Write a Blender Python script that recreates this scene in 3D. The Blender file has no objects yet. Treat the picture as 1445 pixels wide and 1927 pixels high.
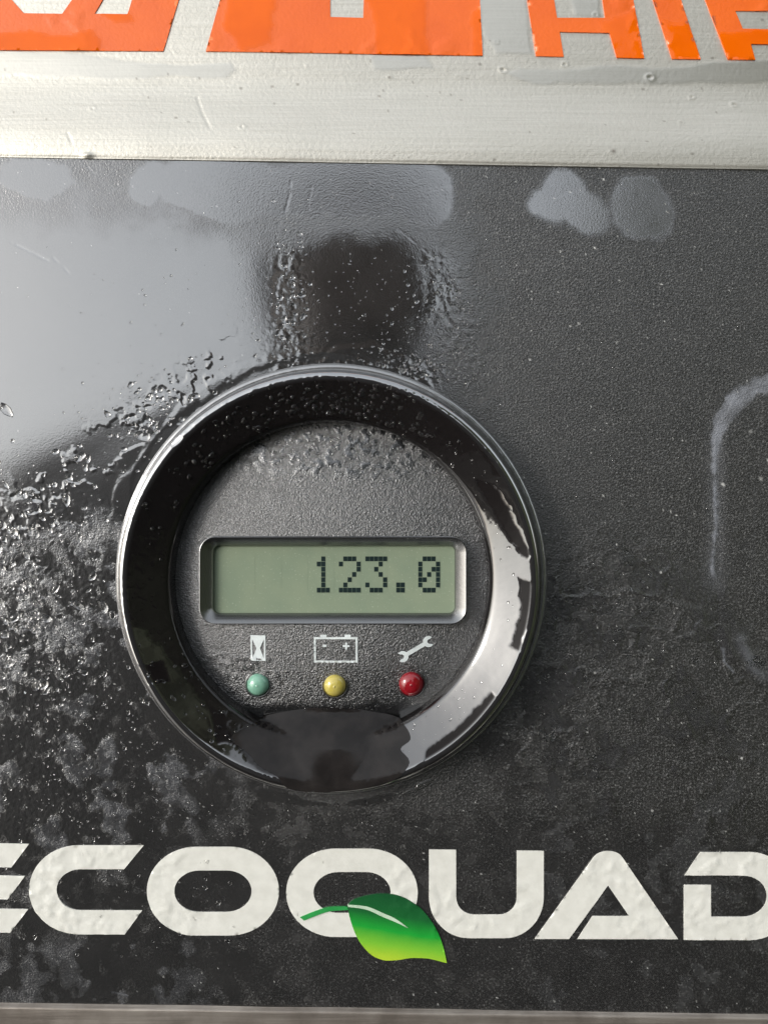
import bpy, math, random
import numpy as np
from mathutils import Matrix, Vector
from mathutils.geometry import delaunay_2d_cdt

random.seed(7)
rng = np.random.default_rng(7)
SC = bpy.context.scene
COL = SC.collection
S = 0.075e-3            # metres per unit of the drawing the panel is laid out in
H = 1533.0              # lens height over the panel, same units
CX, CY = 722.5, 963.5   # the point of the panel under the lens
ELEV = math.radians(35) # the panel leans back: elevation of its normal
ce, se = math.cos(ELEV), math.sin(ELEV)
ORIGIN = Vector((0, 0, 1.0))
PANEL_M = Matrix(((1, 0, 0, 0), (0, se, -ce, 0), (0, ce, se, 1.0), (0, 0, 0, 1)))

# ------------------------------------------------------------------ camera
cam = bpy.data.cameras.new('camera')
cam.sensor_fit = 'HORIZONTAL'
cam.angle = 2 * math.atan(CX / H)
cam.clip_start = 0.002
cam.clip_end = 200
co = bpy.data.objects.new('camera', cam)
COL.objects.link(co)
co.matrix_world = PANEL_M @ Matrix.Translation((0, 0, H * S))
SC.camera = co

# ------------------------------------------------------------------ sky, sun, exposure
SUN_DIR = (PANEL_M.to_3x3() @ Vector((-1.25, 0.35, 1.0))).normalized()
w = bpy.data.worlds.new('World')
SC.world = w
w.use_nodes = True
wn = w.node_tree.nodes
bg = wn['Background']
sky = wn.new('ShaderNodeTexSky')
sky.sky_type = 'NISHITA'
sky.sun_disc = False
sky.sun_elevation = math.asin(SUN_DIR.z)
sky.sun_rotation = math.atan2(SUN_DIR.x, SUN_DIR.y)
sky.air_density = 2.2
sky.dust_density = 3.0
sky.ozone_density = 3.0
hs = wn.new('ShaderNodeHueSaturation')      # cloud cover: the same sky, greyer and more even
hs.inputs['Saturation'].default_value = 0.30
gm = wn.new('ShaderNodeGamma')
gm.inputs['Gamma'].default_value = 0.75
w.node_tree.links.new(sky.outputs[0], gm.inputs[0])
w.node_tree.links.new(gm.outputs[0], hs.inputs['Color'])
w.node_tree.links.new(hs.outputs[0], bg.inputs[0])
bg.inputs[1].default_value = 0.15
sl = bpy.data.lights.new('sun', 'SUN')
sl.energy = 0.5
sl.angle = math.radians(12)
sl.color = (1.0, 0.965, 0.92)
so = bpy.data.objects.new('sun', sl)
COL.objects.link(so)
so.rotation_euler = SUN_DIR.to_track_quat('Z', 'Y').to_euler()
so.location = (-3, 3, 6)
vs = SC.view_settings
vs.view_transform = 'Standard'
vs.look = 'None'
vs.gamma = 1.0
vs.use_curve_mapping = False
vs.exposure = 1.52
SC.cycles.max_bounces = 8

# ------------------------------------------------------------------ noise
def _hash(ix, iy, seed):
    n = (ix.astype(np.int64) * 374761393 + iy.astype(np.int64) * 668265263 + seed * 1442695041) & 0xffffffff
    n = ((n ^ (n >> 13)) * 1274126177) & 0xffffffff
    n = n ^ (n >> 16)
    return (n & 0xffffff) / float(0xffffff)

def vnoise(x, y, scale, seed=0):
    x = x / scale + 1000.5; y = y / scale + 1000.5
    ix = np.floor(x); iy = np.floor(y)
    fx = x - ix; fy = y - iy
    fx = fx * fx * fx * (fx * (fx * 6 - 15) + 10)
    fy = fy * fy * fy * (fy * (fy * 6 - 15) + 10)
    a = _hash(ix, iy, seed); b = _hash(ix + 1, iy, seed)
    c = _hash(ix, iy + 1, seed); d = _hash(ix + 1, iy + 1, seed)
    return (a + (b - a) * fx) * (1 - fy) + (c + (d - c) * fx) * fy - 0.5

def fbm(x, y, scale, octv=4, seed=0):
    v = np.zeros_like(x); amp = 1.0
    for k in range(octv):
        # each octave turned, so the lattice never shows
        a = 0.6 + 1.1 * k
        xr = x * math.cos(a) - y * math.sin(a); yr = x * math.sin(a) + y * math.cos(a)
        v += amp * vnoise(xr, yr, scale, seed + 17 * k)
        amp *= 0.5; scale *= 0.5
    return v

def sst(v, lo, hi):
    t = np.clip((v - lo) / (hi - lo), 0, 1)
    return t * t * (3 - 2 * t)

def ell(x, y, cx, cy, rx, ry, deg=0):
    a = math.radians(deg)
    dx = x - cx; dy = y - cy
    u = dx * math.cos(a) + dy * math.sin(a); v = -dx * math.sin(a) + dy * math.cos(a)
    return (np.sqrt((u / rx) ** 2 + (v / ry) ** 2) - 1) * min(rx, ry)   # < 0 inside

def seg_dist(x, y, pts):
    d = np.full(x.shape, 1e9)
    for (x0, y0), (x1, y1) in zip(pts[:-1], pts[1:]):
        ex, ey = x1 - x0, y1 - y0
        t = np.clip(((x - x0) * ex + (y - y0) * ey) / (ex * ex + ey * ey + 1e-9), 0, 1)
        d = np.minimum(d, np.hypot(x - x0 - t * ex, y - y0 - t * ey))
    return d

def inside(x, y, loops):
    r = np.zeros(x.shape, bool)
    for p in loops:
        for (x0, y0), (x1, y1) in zip(p, p[1:] + p[:1]):
            if y0 == y1: continue
            c = ((y0 > y) != (y1 > y)) & (x < (x1 - x0) * (y - y0) / (y1 - y0) + x0)
            r ^= c
    return r

def poly_sd(x, y, p):
    d = seg_dist(x, y, list(p) + [p[0]])
    return np.where(inside(x, y, [list(p)]), -d, d)

# ------------------------------------------------------------------ mesh helpers (drawing units in, metres out)
def link(name, me, mat=None, parent=None):
    o = bpy.data.objects.new(name, me)
    COL.objects.link(o)
    if mat is not None:
        if len(me.materials) == 0: me.materials.append(mat)
    if parent is not None: o.parent = parent
    else: o.matrix_world = PANEL_M
    return o

def mesh_from(name, V, F, attrs=None, smooth=True):
    """V: (n,3) in drawing units (x, y down, height); F: list or array of faces."""
    me = bpy.data.meshes.new(name)
    V = np.asarray(V, float)
    P = np.empty_like(V)
    P[:, 0] = (V[:, 0] - CX) * S; P[:, 1] = (CY - V[:, 1]) * S; P[:, 2] = V[:, 2] * S
    if isinstance(F, np.ndarray):
        k = F.shape[1]
        me.vertices.add(len(P)); me.vertices.foreach_set('co', P.ravel())
        me.loops.add(F.size); me.loops.foreach_set('vertex_index', F.ravel().astype(np.int32))
        me.polygons.add(len(F))
        me.polygons.foreach_set('loop_start', np.arange(0, F.size, k, dtype=np.int32))
        me.update(calc_edges=True)
    else:
        me.from_pydata(P.tolist(), [], F)
    me.polygons.foreach_set('use_smooth', np.full(len(me.polygons), smooth))
    for k, v in (attrs or {}).items():
        a = me.attributes.new(k, 'FLOAT', 'POINT')
        a.data.foreach_set('value', np.asarray(v, np.float32))
    me.update()
    return me

def grid(xs, ys, f, edge=None):
    X, Y = np.meshgrid(xs, ys)
    X = X.ravel(); Y = Y.ravel()
    r = f(X, Y)
    X, Y, Z, at = r
    nx, ny = len(xs), len(ys)
    i = np.arange(nx * ny).reshape(ny, nx)
    F = np.stack([i[:-1, :-1], i[1:, :-1], i[1:, 1:], i[:-1, 1:]], -1).reshape(-1, 4)
    return np.stack([X, Y, Z], 1), F, at

def steps(*ranges):
    out = []
    for a, b, st in ranges:
        out += list(np.arange(a, b, st))
    out.append(ranges[-1][1])
    return np.array(out, float)

def arc(cx, cy, rx, ry, a0, a1, n=14):
    return [(cx + rx * math.cos(math.radians(a0 + (a1 - a0) * k / n)),
             cy + ry * math.sin(math.radians(a0 + (a1 - a0) * k / n))) for k in range(n + 1)]

def rrect(x0, y0, x1, y1, rx, ry=None, n=12):
    ry = ry or rx
    return (arc(x1 - rx, y0 + ry, rx, ry, -90, 0, n) + arc(x1 - rx, y1 - ry, rx, ry, 0, 90, n)
            + arc(x0 + rx, y1 - ry, rx, ry, 90, 180, n) + arc(x0 + rx, y0 + ry, rx, ry, 180, 270, n))

def densify(p, step):
    out = []
    for (x0, y0), (x1, y1) in zip(p, p[1:] + p[:1]):
        n = max(1, int(math.hypot(x1 - x0, y1 - y0) / step))
        for k in range(n):
            q = (x0 + (x1 - x0) * k / n, y0 + (y1 - y0) * k / n)
            if not out or math.hypot(q[0] - out[-1][0], q[1] - out[-1][1]) > 0.15:
                out.append(q)
    if math.hypot(out[0][0] - out[-1][0], out[0][1] - out[-1][1]) < 0.15: out.pop()
    return out

def sheet(name, loops, spacing, top, thick, mat, parent=None, attrs=None, step=None):
    """A thin solid sheet with the given outlines (even-odd), its upper side following top(x, y)."""
    loops = [densify(p, step or spacing) for p in loops]
    pts = []; edges = []
    for p in loops:
        b = len(pts); pts += p
        edges += [(b + k, b + (k + 1) % len(p)) for k in range(len(p))]
    bx = np.array(pts)
    x0, y0 = bx.min(0); x1, y1 = bx.max(0)
    gx, gy = np.meshgrid(np.arange(x0 + spacing / 2, x1, spacing), np.arange(y0 + spacing / 2, y1, spacing))
    gx = gx.ravel() + rng.uniform(-.2, .2, gx.size) * spacing; gy = gy.ravel() + rng.uniform(-.2, .2, gy.size) * spacing
    ok = inside(gx, gy, loops)
    gx, gy = gx[ok], gy[ok]
    if gx.size:
        far = np.ones(gx.shape, bool)
        for p in loops:
            far &= seg_dist(gx, gy, p + [p[0]]) > spacing * 0.45
        pts += list(zip(gx[far].tolist(), gy[far].tolist()))
    vv, ee, ff, *_ = delaunay_2d_cdt([Vector(q) for q in pts], edges, [], 0, 1e-4)
    V = np.array([(v.x, v.y) for v in vv])
    F = np.array(ff)
    c = V[F].mean(1)
    F = F[inside(c[:, 0], c[:, 1], loops)]
    a = V[F]
    area = (a[:, 1, 0] - a[:, 0, 0]) * (a[:, 2, 1] - a[:, 0, 1]) - (a[:, 1, 1] - a[:, 0, 1]) * (a[:, 2, 0] - a[:, 0, 0])
    F[area > 0] = F[area > 0][:, ::-1]          # y runs down, so this faces up
    cnt = {}
    for f in F.tolist():
        for k in range(3):
            e = (f[k], f[(k + 1) % 3])
            cnt[e] = cnt.get(e, 0) + 1
    bd = [e for e in cnt if (e[1], e[0]) not in cnt]
    Z = top(V[:, 0], V[:, 1])
    n = len(V)
    ids = sorted({i for e in bd for i in e})
    low = {i: n + 2 * k for k, i in enumerate(ids)}
    V3 = np.column_stack([V, Z])
    ex = []
    for i in ids:
        ex.append(V3[i]); ex.append(V3[i] - np.array([0, 0, thick]))
    allV = np.vstack([V3, np.array(ex)])
    faces = F.tolist() + [[low[b], low[a], low[a] + 1, low[b] + 1] for a, b in bd]
    at = {}
    for k, fn in (attrs or {}).items():
        at[k] = fn(allV[:, 0], allV[:, 1])
    me = mesh_from(name, allV, faces, at)
    return link(name, me, mat, parent)

def tag(o, label=None, cat=None, group=None, kind=None):
    if label: o['label'] = label
    if cat: o['category'] = cat
    if group: o['group'] = group
    if kind: o['kind'] = kind
    return o

def thing(name, label, cat):
    o = bpy.data.objects.new(name, None)
    o.empty_display_size = 0.01
    COL.objects.link(o)
    o.matrix_world = PANEL_M
    return tag(o, label, cat)

# ------------------------------------------------------------------ materials
class Mat:
    def __init__(self, name):
        self.m = bpy.data.materials.new(name); self.m.use_nodes = True
        self.t = self.m.node_tree; self.b = self.t.nodes['Principled BSDF']
        self.tc = self.t.nodes.new('ShaderNodeTexCoord')
    def put(self, sock, v):
        s = self.b.inputs[sock]
        if hasattr(v, 'links') or hasattr(v, 'is_output'): self.t.links.new(v, s)
        else: s.default_value = v
        return self
    def attr(self, n):
        a = self.t.nodes.new('ShaderNodeAttribute'); a.attribute_name = n
        return a.outputs['Fac']
    def noise(self, px, detail=3, rough=.55, stretch=(1, 1, 1), dist=0.0):
        mp = self.t.nodes.new('ShaderNodeMapping')
        mp.inputs['Scale'].default_value = [q / (px * S) for q in stretch]
        self.t.links.new(self.tc.outputs['Object'], mp.inputs[0])
        n = self.t.nodes.new('ShaderNodeTexNoise')
        n.inputs['Scale'].default_value = 1.0
        n.inputs['Detail'].default_value = detail; n.inputs['Roughness'].default_value = rough
        n.inputs['Distortion'].default_value = dist
        self.t.links.new(mp.outputs[0], n.inputs['Vector'])
        return n.outputs['Fac']
    def rng(self, v, a, b, c, d):
        n = self.t.nodes.new('ShaderNodeMapRange')
        for k, q in zip(('From Min', 'From Max', 'To Min', 'To Max'), (a, b, c, d)): n.inputs[k].default_value = q
        self.t.links.new(v, n.inputs['Value'])
        return n.outputs[0]
    def math(self, op, a, b):
        n = self.t.nodes.new('ShaderNodeMath'); n.operation = op
        for k, q in enumerate((a, b)):
            if isinstance(q, (int, float)): n.inputs[k].default_value = q
            else: self.t.links.new(q, n.inputs[k])
        return n.outputs[0]
    def mix(self, f, a, b):
        n = self.t.nodes.new('ShaderNodeMix'); n.data_type = 'RGBA'
        if isinstance(f, (int, float)): n.inputs[0].default_value = f
        else: self.t.links.new(f, n.inputs[0])
        for k, q in ((6, a), (7, b)):
            if isinstance(q, tuple): n.inputs[k].default_value = (*q, 1)
            else: self.t.links.new(q, n.inputs[k])
        return n.outputs[2]
    def bump(self, h, dist_px, strength=1.0):
        n = self.t.nodes.new('ShaderNodeBump')
        n.inputs['Distance'].default_value = dist_px * S
        if isinstance(strength, (int, float)): n.inputs['Strength'].default_value = strength
        else: self.t.links.new(strength, n.inputs['Strength'])
        self.t.links.new(h, n.inputs['Height'])
        self.t.links.new(n.outputs[0], self.b.inputs['Normal'])
        return self

def simple(name, col, rough, ior=1.5, grain=0.0, gpx=5):
    m = Mat(name)
    v = m.noise(30, 4)
    c2 = tuple(q * 0.8 for q in col)
    m.put('Base Color', m.mix(m.rng(v, .35, .65, 0, 1), col, c2)).put('Roughness', rough).put('IOR', ior)
    if grain: m.bump(m.noise(gpx, 2), grain)
    return m.m

# black overlay: wet -> glassy film, dry -> grained foil
m = Mat('black_overlay')
wet = m.attr('wet'); haze = m.attr('haze'); speck = m.attr('speck')
base = m.mix(m.rng(m.noise(60, 5), .3, .7, 0, 1), (.018, .0175, .0172), (.030, .029, .0285))
grain = m.rng(m.noise(3.8, 1), .52, .70, 0, .9)  # pale flecks paint the foil's sparkle into the colour
base = m.mix(m.math('MULTIPLY', grain, m.rng(wet, 0, 1, 1, .1)), base, (.15, .15, .147))
base = m.mix(haze, base, (.29, .305, .345))
base = m.mix(speck, base, (.75, .75, .72))
m.put('Base Color', base).put('IOR', m.rng(wet, 0, 1, 1.75, 3.25))
m.put('Roughness', m.rng(wet, 0, 1, .40, .085))
m.bump(m.noise(3.4, 2, .7), 1.9, m.rng(wet, 0, 1, .95, .03))
M_PANEL = m.m

m = Mat('black_gloss_plastic')
wet = m.attr('wet')
m.put('Base Color', (.011, .0095, .0095, 1))
m.put('IOR', m.math('ADD', m.rng(wet, 0, 1, 1.2, 2.3), m.math('MULTIPLY', m.attr('edge'), 2.6))).put('Roughness', m.rng(wet, 0, 1, .16, .05))
m.bump(m.noise(14, 4, .6), .5, m.rng(wet, 0, 1, .10, .05))
M_BEZEL = m.m
m = Mat('lightened_flange')
m.put('Base Color', (.13, .13, .132, 1)).put('IOR', 3.6).put('Roughness', .2)  # base greyed to paint in the bright highlight along the ring
m.bump(m.noise(9, 3), 1.0, .3)
M_FLANGE = m.m

m = Mat('grained_black_plastic')
wet = m.attr('wet')
m.put('Base Color', m.mix(m.math('MULTIPLY', m.rng(m.noise(4.0, 1), .56, .68, 0, 1), m.rng(wet, 0, .6, 1, .1)), (.010, .010, .0105), (.11, .113, .118)))  # silvery glitter of the grain painted as pale flecks
m.put('IOR', 2.5).put('Roughness', m.rng(wet, 0, 1, .30, .12))
m.bump(m.noise(3.1, 2, .65), 3.0, m.rng(wet, 0, 1, 1.0, .10))
M_FACE = m.m

m = Mat('moulded_black_plastic')
m.put('Base Color', (.014, .014, .015, 1)).put('Roughness', .26).put('IOR', 3.2)
m.bump(m.noise(7, 3, .6, (.03, 1, 1)), .5, .35)
M_CHAMFER = m.m

m = Mat('lcd_glass')
c = m.mix(m.rng(m.noise(60, 3), .35, .65, 0, 1), (.238, .296, .212), (.268, .32, .226))
c = m.mix(m.rng(m.noise(3.2, 1), .66, .8, 0, .35), c, (.62, .66, .55))
m.put('Base Color', c).put('Roughness', .3).put('IOR', 1.4)
m.bump(m.noise(4, 2), .5, .25)
M_LCD = m.m
M_DIGIT = simple('lcd_active_dots', (.012, .026, .026), .4, 1.35)
M_ICON = simple('white_screen_print', (.84, .90, .90), .5, 1.5, .4, 3)

def led(name, col, col2):
    m = Mat(name)
    m.put('Base Color', m.mix(m.rng(m.noise(14, 2), .35, .65, 0, 1), col, col2)).put('Roughness', .12).put('IOR', 1.75)
    m.put('Subsurface Weight', .25).put('Subsurface Radius', (.4, .4, .4)).put('Subsurface Scale', 8 * S)
    m.bump(m.noise(9, 2), .6, .2)
    return m.m
M_GREEN = led('green_lens', (.22, .46, .34), (.27, .51, .39))
M_YELLOW = led('yellow_lens', (.56, .46, .09), (.60, .51, .14))
M_RED = led('red_lens', (.24, .004, .010), (.30, .010, .018))

m = Mat('white_letter_print')
c = m.mix(m.rng(m.noise(22, 4), .35, .65, 0, 1), (.84, .835, .775), (.76, .755, .695))
m.put('Base Color', c).put('Roughness', .38).put('IOR', 1.45)
m.bump(m.noise(4, 2), .5, .3)
M_WHITE = m.m

m = Mat('leaf_print')
ca = m.attr('tone')
r = m.t.nodes.new('ShaderNodeValToRGB')
m.t.links.new(ca, r.inputs[0])
e = r.color_ramp.elements
e[0].position = 0; e[0].color = (.008, .09, .026, 1)
e[1].position = 1; e[1].color = (.48, .68, .04, 1)
for p_, c_ in ((.30, (.01, .13, .03, 1)), (.55, (.015, .38, .04, 1)), (.78, (.22, .57, .04, 1))):
    q = e.new(p_); q.color = c_
m.put('Base Color', r.outputs[0]).put('Roughness', .42).put('IOR', 1.45)
m.bump(m.noise(4, 2), .6, .4)
M_LEAF = m.m
M_VEIN = simple('leaf_vein_print', (.62, .80, .60), .45)
M_STEM = simple('leaf_stem_print', (.03, .36, .08), .45)

m = Mat('brushed_aluminium')
wet = m.attr('wet'); speck = m.attr('speck')
br = m.noise(5, 4, .7, (.02, 1, 1))
blot = m.noise(90, 5)
c = m.mix(m.rng(br, .35, .68, 0, 1), (.71, .685, .62), (.62, .595, .53))
c = m.mix(m.rng(blot, .3, .75, 0, .5), c, (.66, .64, .57))
c = m.mix(wet, c, m.mix(.25, c, (.50, .485, .44)))
c = m.mix(speck, c, (.16, .13, .10))
m.put('Base Color', c).put('Metallic', .82)
m.put('Roughness', m.rng(wet, 0, 1, .50, .34))
hgt = m.math('ADD', m.math('MULTIPLY', br, .6), m.noise(7, 3))
m.bump(hgt, 1.5, m.rng(wet, 0, 1, .45, .16))
M_ALU = m.m

m = Mat('dirty_aluminium')
br = m.noise(6, 4, .7, (.03, 1, 1))
c = m.mix(m.rng(br, .35, .68, 0, 1), (.40, .36, .32), (.27, .24, .21))
c = m.mix(m.rng(m.noise(70, 5), .40, .66, 0, .7), c, (.16, .135, .115))
m.put('Base Color', c).put('Metallic', .6).put('Roughness', .5)
m.bump(br, 1.2, .4)
M_RAIL = m.m

m = Mat('orange_vinyl')
wet = m.attr('wet')
c = m.mix(m.rng(m.noise(80, 4), .35, .65, 0, 1), (.92, .150, .001), (.86, .132, .001))
m.put('Base Color', c).put('IOR', m.rng(wet, 0, 1, 1.68, 1.4))
m.put('Roughness', m.rng(wet, 0, 1, .42, .05))
m.bump(m.noise(6, 3), 1.2, m.rng(wet, 0, 1, .45, .03))
M_ORANGE = m.m

m = Mat('rain_water')
m.put('Base Color', (1, 1, 1, 1)).put('Roughness', .01).put('IOR', 1.333).put('Transmission Weight', 1.0)
M_WATER = m.m
m = Mat('darkened_pool_water')
m.put('Base Color', m.mix(m.rng(m.noise(40, 4), .4, .65, 0, 1), (.014, .0125, .012), (.024, .021, .020))).put('Roughness', .10).put('IOR', 1.33)  # near-black body colour stands in for the dark reflection on the water
M_POOL = m.m

# ------------------------------------------------------------------ wetness, dried marks and relief of the black overlay
def overlay(x, y):
    """returns height, wet, haze, speck of the overlay at (x, y)"""
    wx = x + 26 * fbm(x, y, 90, 4, 1); wy = y + 26 * fbm(x, y, 90, 4, 2)
    n1 = fbm(x, y, 60, 5, 3); n2 = fbm(x, y, 22, 4, 4); n3 = fbm(x, y, 9, 3, 5)
    # unbroken film on the upper left, ragged where it meets the dryer right half
    rag = 46 * n1 + 30 * n2
    film = sst(-(wx - 890 + rag * .9), -150, 130) * sst(-(y - 1010 + .28 * (x - 200) + 40 * n1), -60, 60)
    film = np.maximum(film, .9 * sst(-(x - 560), -10, 200) * sst(-(y - 1050), 0, 120))
    # pooled blots along the top edge
    blots = np.minimum.reduce([ell(wx, wy, 70, 335, 85, 42), ell(wx, wy, 285, 345, 44, 46, 40),
                               ell(wx, wy, 430, 350, 150, 62, 8), ell(wx, wy, 640, 355, 190, 58), ell(wx, wy, 800, 365, 72, 58, 30),
                               ell(wx, wy, 1060, 375, 56, 52, 10), ell(wx, wy, 1100, 402, 64, 40, 35),
                               ell(wx, wy, 1208, 388, 62, 58, 30)])
    blot = sst(-blots + 3 * n3, -7, 9)
    film = film * (.62 + .38 * sst(y + 50 * n1 + 25 * n2 - .06 * (x - 300), 330, 480))
    # scattered patchy film on the lower left
    pz = sst(-(ell(x, y, 20, 1310, 430, 330)), -110, 60)
    patch = sst(n1 * .9 + .5 * n2 + .02, .17, .25) * pz
    low = np.maximum(.72 * sst(y + 60 * n1, 1420, 1600), .92 * sst(y + 60 * n1, 960, 1050) * sst(x + 80 * n1, 760, 420))
    low = low * (1 - .30 * sst(n1 + .6 * n2, .06, .20))
    pl = sst(n1 + .6 * n2, .1, .22) * sst(y, 1740, 1790) * (1 - sst(x, 300, 460))
    wetv = np.clip(np.maximum.reduce([film, blot * .92, patch * .78, low, pl * .4, .22 * np.ones_like(x)]), 0, 1)
    wetv = wetv * (1 - .3 * sst(n2, .12, .3) * (1 - film) * (1 - blot))
    wetv = wetv - .10 * np.exp(-((x - 660) / 150) ** 2 - ((y - 415) / 50) ** 2)
    wetv = np.maximum(wetv, .64 * sst(-(ell(x, y, 1150, 1290, 330, 300)), -80, 100) * sst(n1 + .5 * n2, -.12, .12))
    # ring of water creeping from the gauge
    rg = np.hypot(x - 624, y - 1089)
    creep = sst(-(np.abs(rg - 425) - 12 + 20 * n1), -5, 8) * sst(x, 820, 700)
    wetv = np.maximum(wetv, creep * .9)
    # ---- relief
    h = 0.12 * blot + 0.15 * patch + .15 * pl
    bigfilm = sst(film, .35, .65)
    h += 0.35 * bigfilm + .35 * creep
    # ragged holes and beads where the film breaks by the left shoulder of the gauge
    edge = np.exp(-((y - (985 - .72 * x)) / 46) ** 2) * sst(x, 470, 380)
    edge2 = np.exp(-((x - 545 - 20 * n1) / 30) ** 2) * sst(y, 440, 500) * sst(y, 720, 660)
    edge3 = np.exp(-((x - 835 - .25 * (y - 500)) / 42) ** 2) * sst(y, 430, 520) * sst(y, 720, 660)
    edge4 = np.exp(-((y - 690 - .10 * np.abs(x - 640)) / 22) ** 2) * sst(x, 480, 560) * sst(x, 860, 800)
    h += edge * .65 * (sst(n1 + .8 * n2, -.02, .10) - .5)
    h += (edge2 * .18 + edge3 * .2 + edge4 * .2) * n2 + (edge2 * .35 + edge3 * .7 + edge4 * .7) * n3
    # droplets that ran together, lower left
    h += pz * (.35 * sst(n3 + .4 * n2, .05, .35) * sst(n1, -.1, .2) + .35 * fbm(x, y, 6, 2, 9))
    # wrinkles and runs on the lower right
    wz = sst(-(ell(x, y, 1200, 1330, 330, 330)), -120, 120)
    rid = 1 - np.abs(fbm(x * .75 + y * .45, y * .75 - x * .45, 95, 4, 8)) * 3.2
    h += wz * (.9 * sst(rid, .62, 1.0) + .4 * n2 + .55 * n3)
    wz2 = sst(y, 1000, 1100) * sst(x, 980, 1040)
    h += wz2 * .25 * fbm(x, y, 24, 4, 12)
    # dry foil grain
    h += (.20 * vnoise(x, y, 3.4, 21) + .12 * vnoise(x * .8 + y * .6, y * .8 - x * .6, 4.2, 22)) * (1 - .93 * np.clip(wetv * 1.15, 0, 1))
    # long undulation
    h += 1.6 * fbm(x, y, 420, 2, 30)
    # dents of the water around the bezel
    # ---- dried residue
    hz = (.15 + .13 * sst(x, 1100, 1220)) * blot * sst(x, 700, 1000) * (.8 + .35 * n2) + .09 * blot  # right-hand blots paler still, making up in colour for missing sky reflection
    hz += .12 * patch * (.7 + 1.2 * n2) + .09 * pl * (.7 + 1.2 * n2) + .035 * sst(n1 + n2 * .7, .08, .3) * wz2
    # limescale tide line round the raised button at the right
    line = [(1445, 722), (1415, 728), (1385, 752), (1358, 790), (1348, 830), (1346, 900), (1348, 990), (1342, 1050), (1346, 1098)]
    dl = seg_dist(x + 5 * n2, y + 5 * n2, line)
    wide = 14 * sst(y, 900, 760) + 2.2
    hz += .60 * sst(-(dl - wide - 5 * n3), -4, 5) * (.55 + .9 * (n2 + .3)) * sst(y, 1100, 1060)
    hz += .10 * np.exp(-(dl / 16) ** 2)
    dl2 = seg_dist(x, y, [(1395, 1205), (1412, 1248), (1445, 1278), (1500, 1300)])
    hz += .30 * np.exp(-(dl2 / 10) ** 2) * (.7 + n2)
    dl3 = np.minimum(seg_dist(x, y, [(1361, 1222), (1362, 1245), (1380, 1265)]), seg_dist(x, y, [(1419, 910), (1418, 1060)]) + 1.5)
    hz += .40 * np.exp(-(dl3 / 1.8) ** 2)
    h += .5 * np.exp(-(dl / 4.0) ** 2) * sst(y, 1110, 1080) + 1.2 * np.exp(-(dl2 / 12) ** 2)
    # scratches
    for pts, wd in (([(548, 342), (545, 370), (534, 405), (524, 425)], 1.8), ([(748, 430), (790, 462), (806, 478)], 1.4),
                    ([(152, 297), (178, 328)], 1.2), ([(100, 484), (135, 520)], 1.6), ([(586, 350), (580, 395)], 1.0),
                    ([(210, 1868), (245, 1875)], 1.3), ([(20, 455), (90, 490)], 2.0)):
        d = seg_dist(x + 3 * n3, y, pts)
        g = np.exp(-(d / wd) ** 2)
        g = g * sst(vnoise(x + y, y - x, 14, 15), -.38, .1); hz += .22 * g; h -= .25 * g
    # fine dust
    ds = _hash(np.floor(x / 2.3), np.floor(y / 2.3), 77)
    sp = (ds > .9984) * (.25 + .6 * _hash(np.floor(x / 3.1), np.floor(y / 3.1), 78) ** 2) * (1 - .6 * film)
    # quiet the relief away from the picture
    return h, wetv, np.clip(hz, 0, .7), sp

def alu_edge(x): return 296.0 + .0159 * x
def rail_edge(x): return 1888.0 + .0142 * x

def overlay_h(x, y): return overlay(x, y)[0]

# ------------------------------------------------------------------ the black panel
panel = thing('control_panel', 'wet black control panel with white lettering and a green leaf across its lower edge', 'control panel')
def f_panel(x, y):
    t = (y - 290) / (1900 - 290)
    yy = (alu_edge(x) - 4) * (1 - t) + (rail_edge(x) + 5) * t
    hh, wt, hz, sp = overlay(x, yy)
    hole = np.hypot(x - 624, yy - 1089)
    hh = np.where(hole < 360, hh - 90, hh)      # the gauge sits in a cut-out
    return x, yy, hh, {'wet': wt, 'haze': hz, 'speck': sp}
V, F, at = grid(steps((-700, -40, 30), (-40, 1490, 2.0), (1490, 2150, 30)), steps((290, 1900, 2.0)), f_panel)
me = mesh_from('overlay_sheet', V, F, at)
link('overlay_sheet', me, M_PANEL, panel)
# raised membrane button at the right edge
def btn_h(x, y):
    d = -poly_sd(x, y, BTN)
    return overlay_h(x, y) + 1.5 * sst(d, 0, 20) - .1
BTN = rrect(1348, 724, 1720, 1292, 105, 105, 14)
def ov(i): return lambda x, y: overlay(x, y)[i]
b = sheet('membrane_button', [BTN], 5, btn_h, 3, M_PANEL, panel, {'wet': ov(1), 'haze': ov(2), 'speck': ov(3)})

# ---- lettering: thick print on the overlay, lumpy where drops have dried on it
LUMPS = [(105, 1690, 70, 80), (210, 1610, 70, 26), (220, 1742, 60, 26), (150, 1620, 60, 30), (318, 1650, 40, 60), (340, 1725, 60, 40), (760, 1670, 30, 50),
         (880, 1745, 90, 26), (830, 1690, 26, 50), (1148, 1640, 50, 40), (1215, 1745, 60, 24), (1350, 1622, 90, 30), (1310, 1720, 40, 50), (1410, 1745, 60, 24), (1180, 1690, 60, 30), (960, 1700, 34, 40)]
def letter_h(x, y):
    z = np.zeros_like(x)
    for cx, cy, rx, ry in LUMPS:
        z = np.maximum(z, sst(-ell(x, y, cx, cy, rx, ry), -16, 10))
    n = fbm(x, y, 17, 3, 40); n2 = fbm(x, y, 34, 3, 41)
    return overlay_h(x, y) + .9 + z * (1.1 * sst(n, .06, .34) + .6 * n2 + .7 * fbm(x, y, 8, 2, 43)) + .2 * fbm(x, y, 9, 2, 42)
def let(loops): return sheet('letter', loops, 4.5, letter_h, 3.5, M_WHITE, panel, None, 4)
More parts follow.
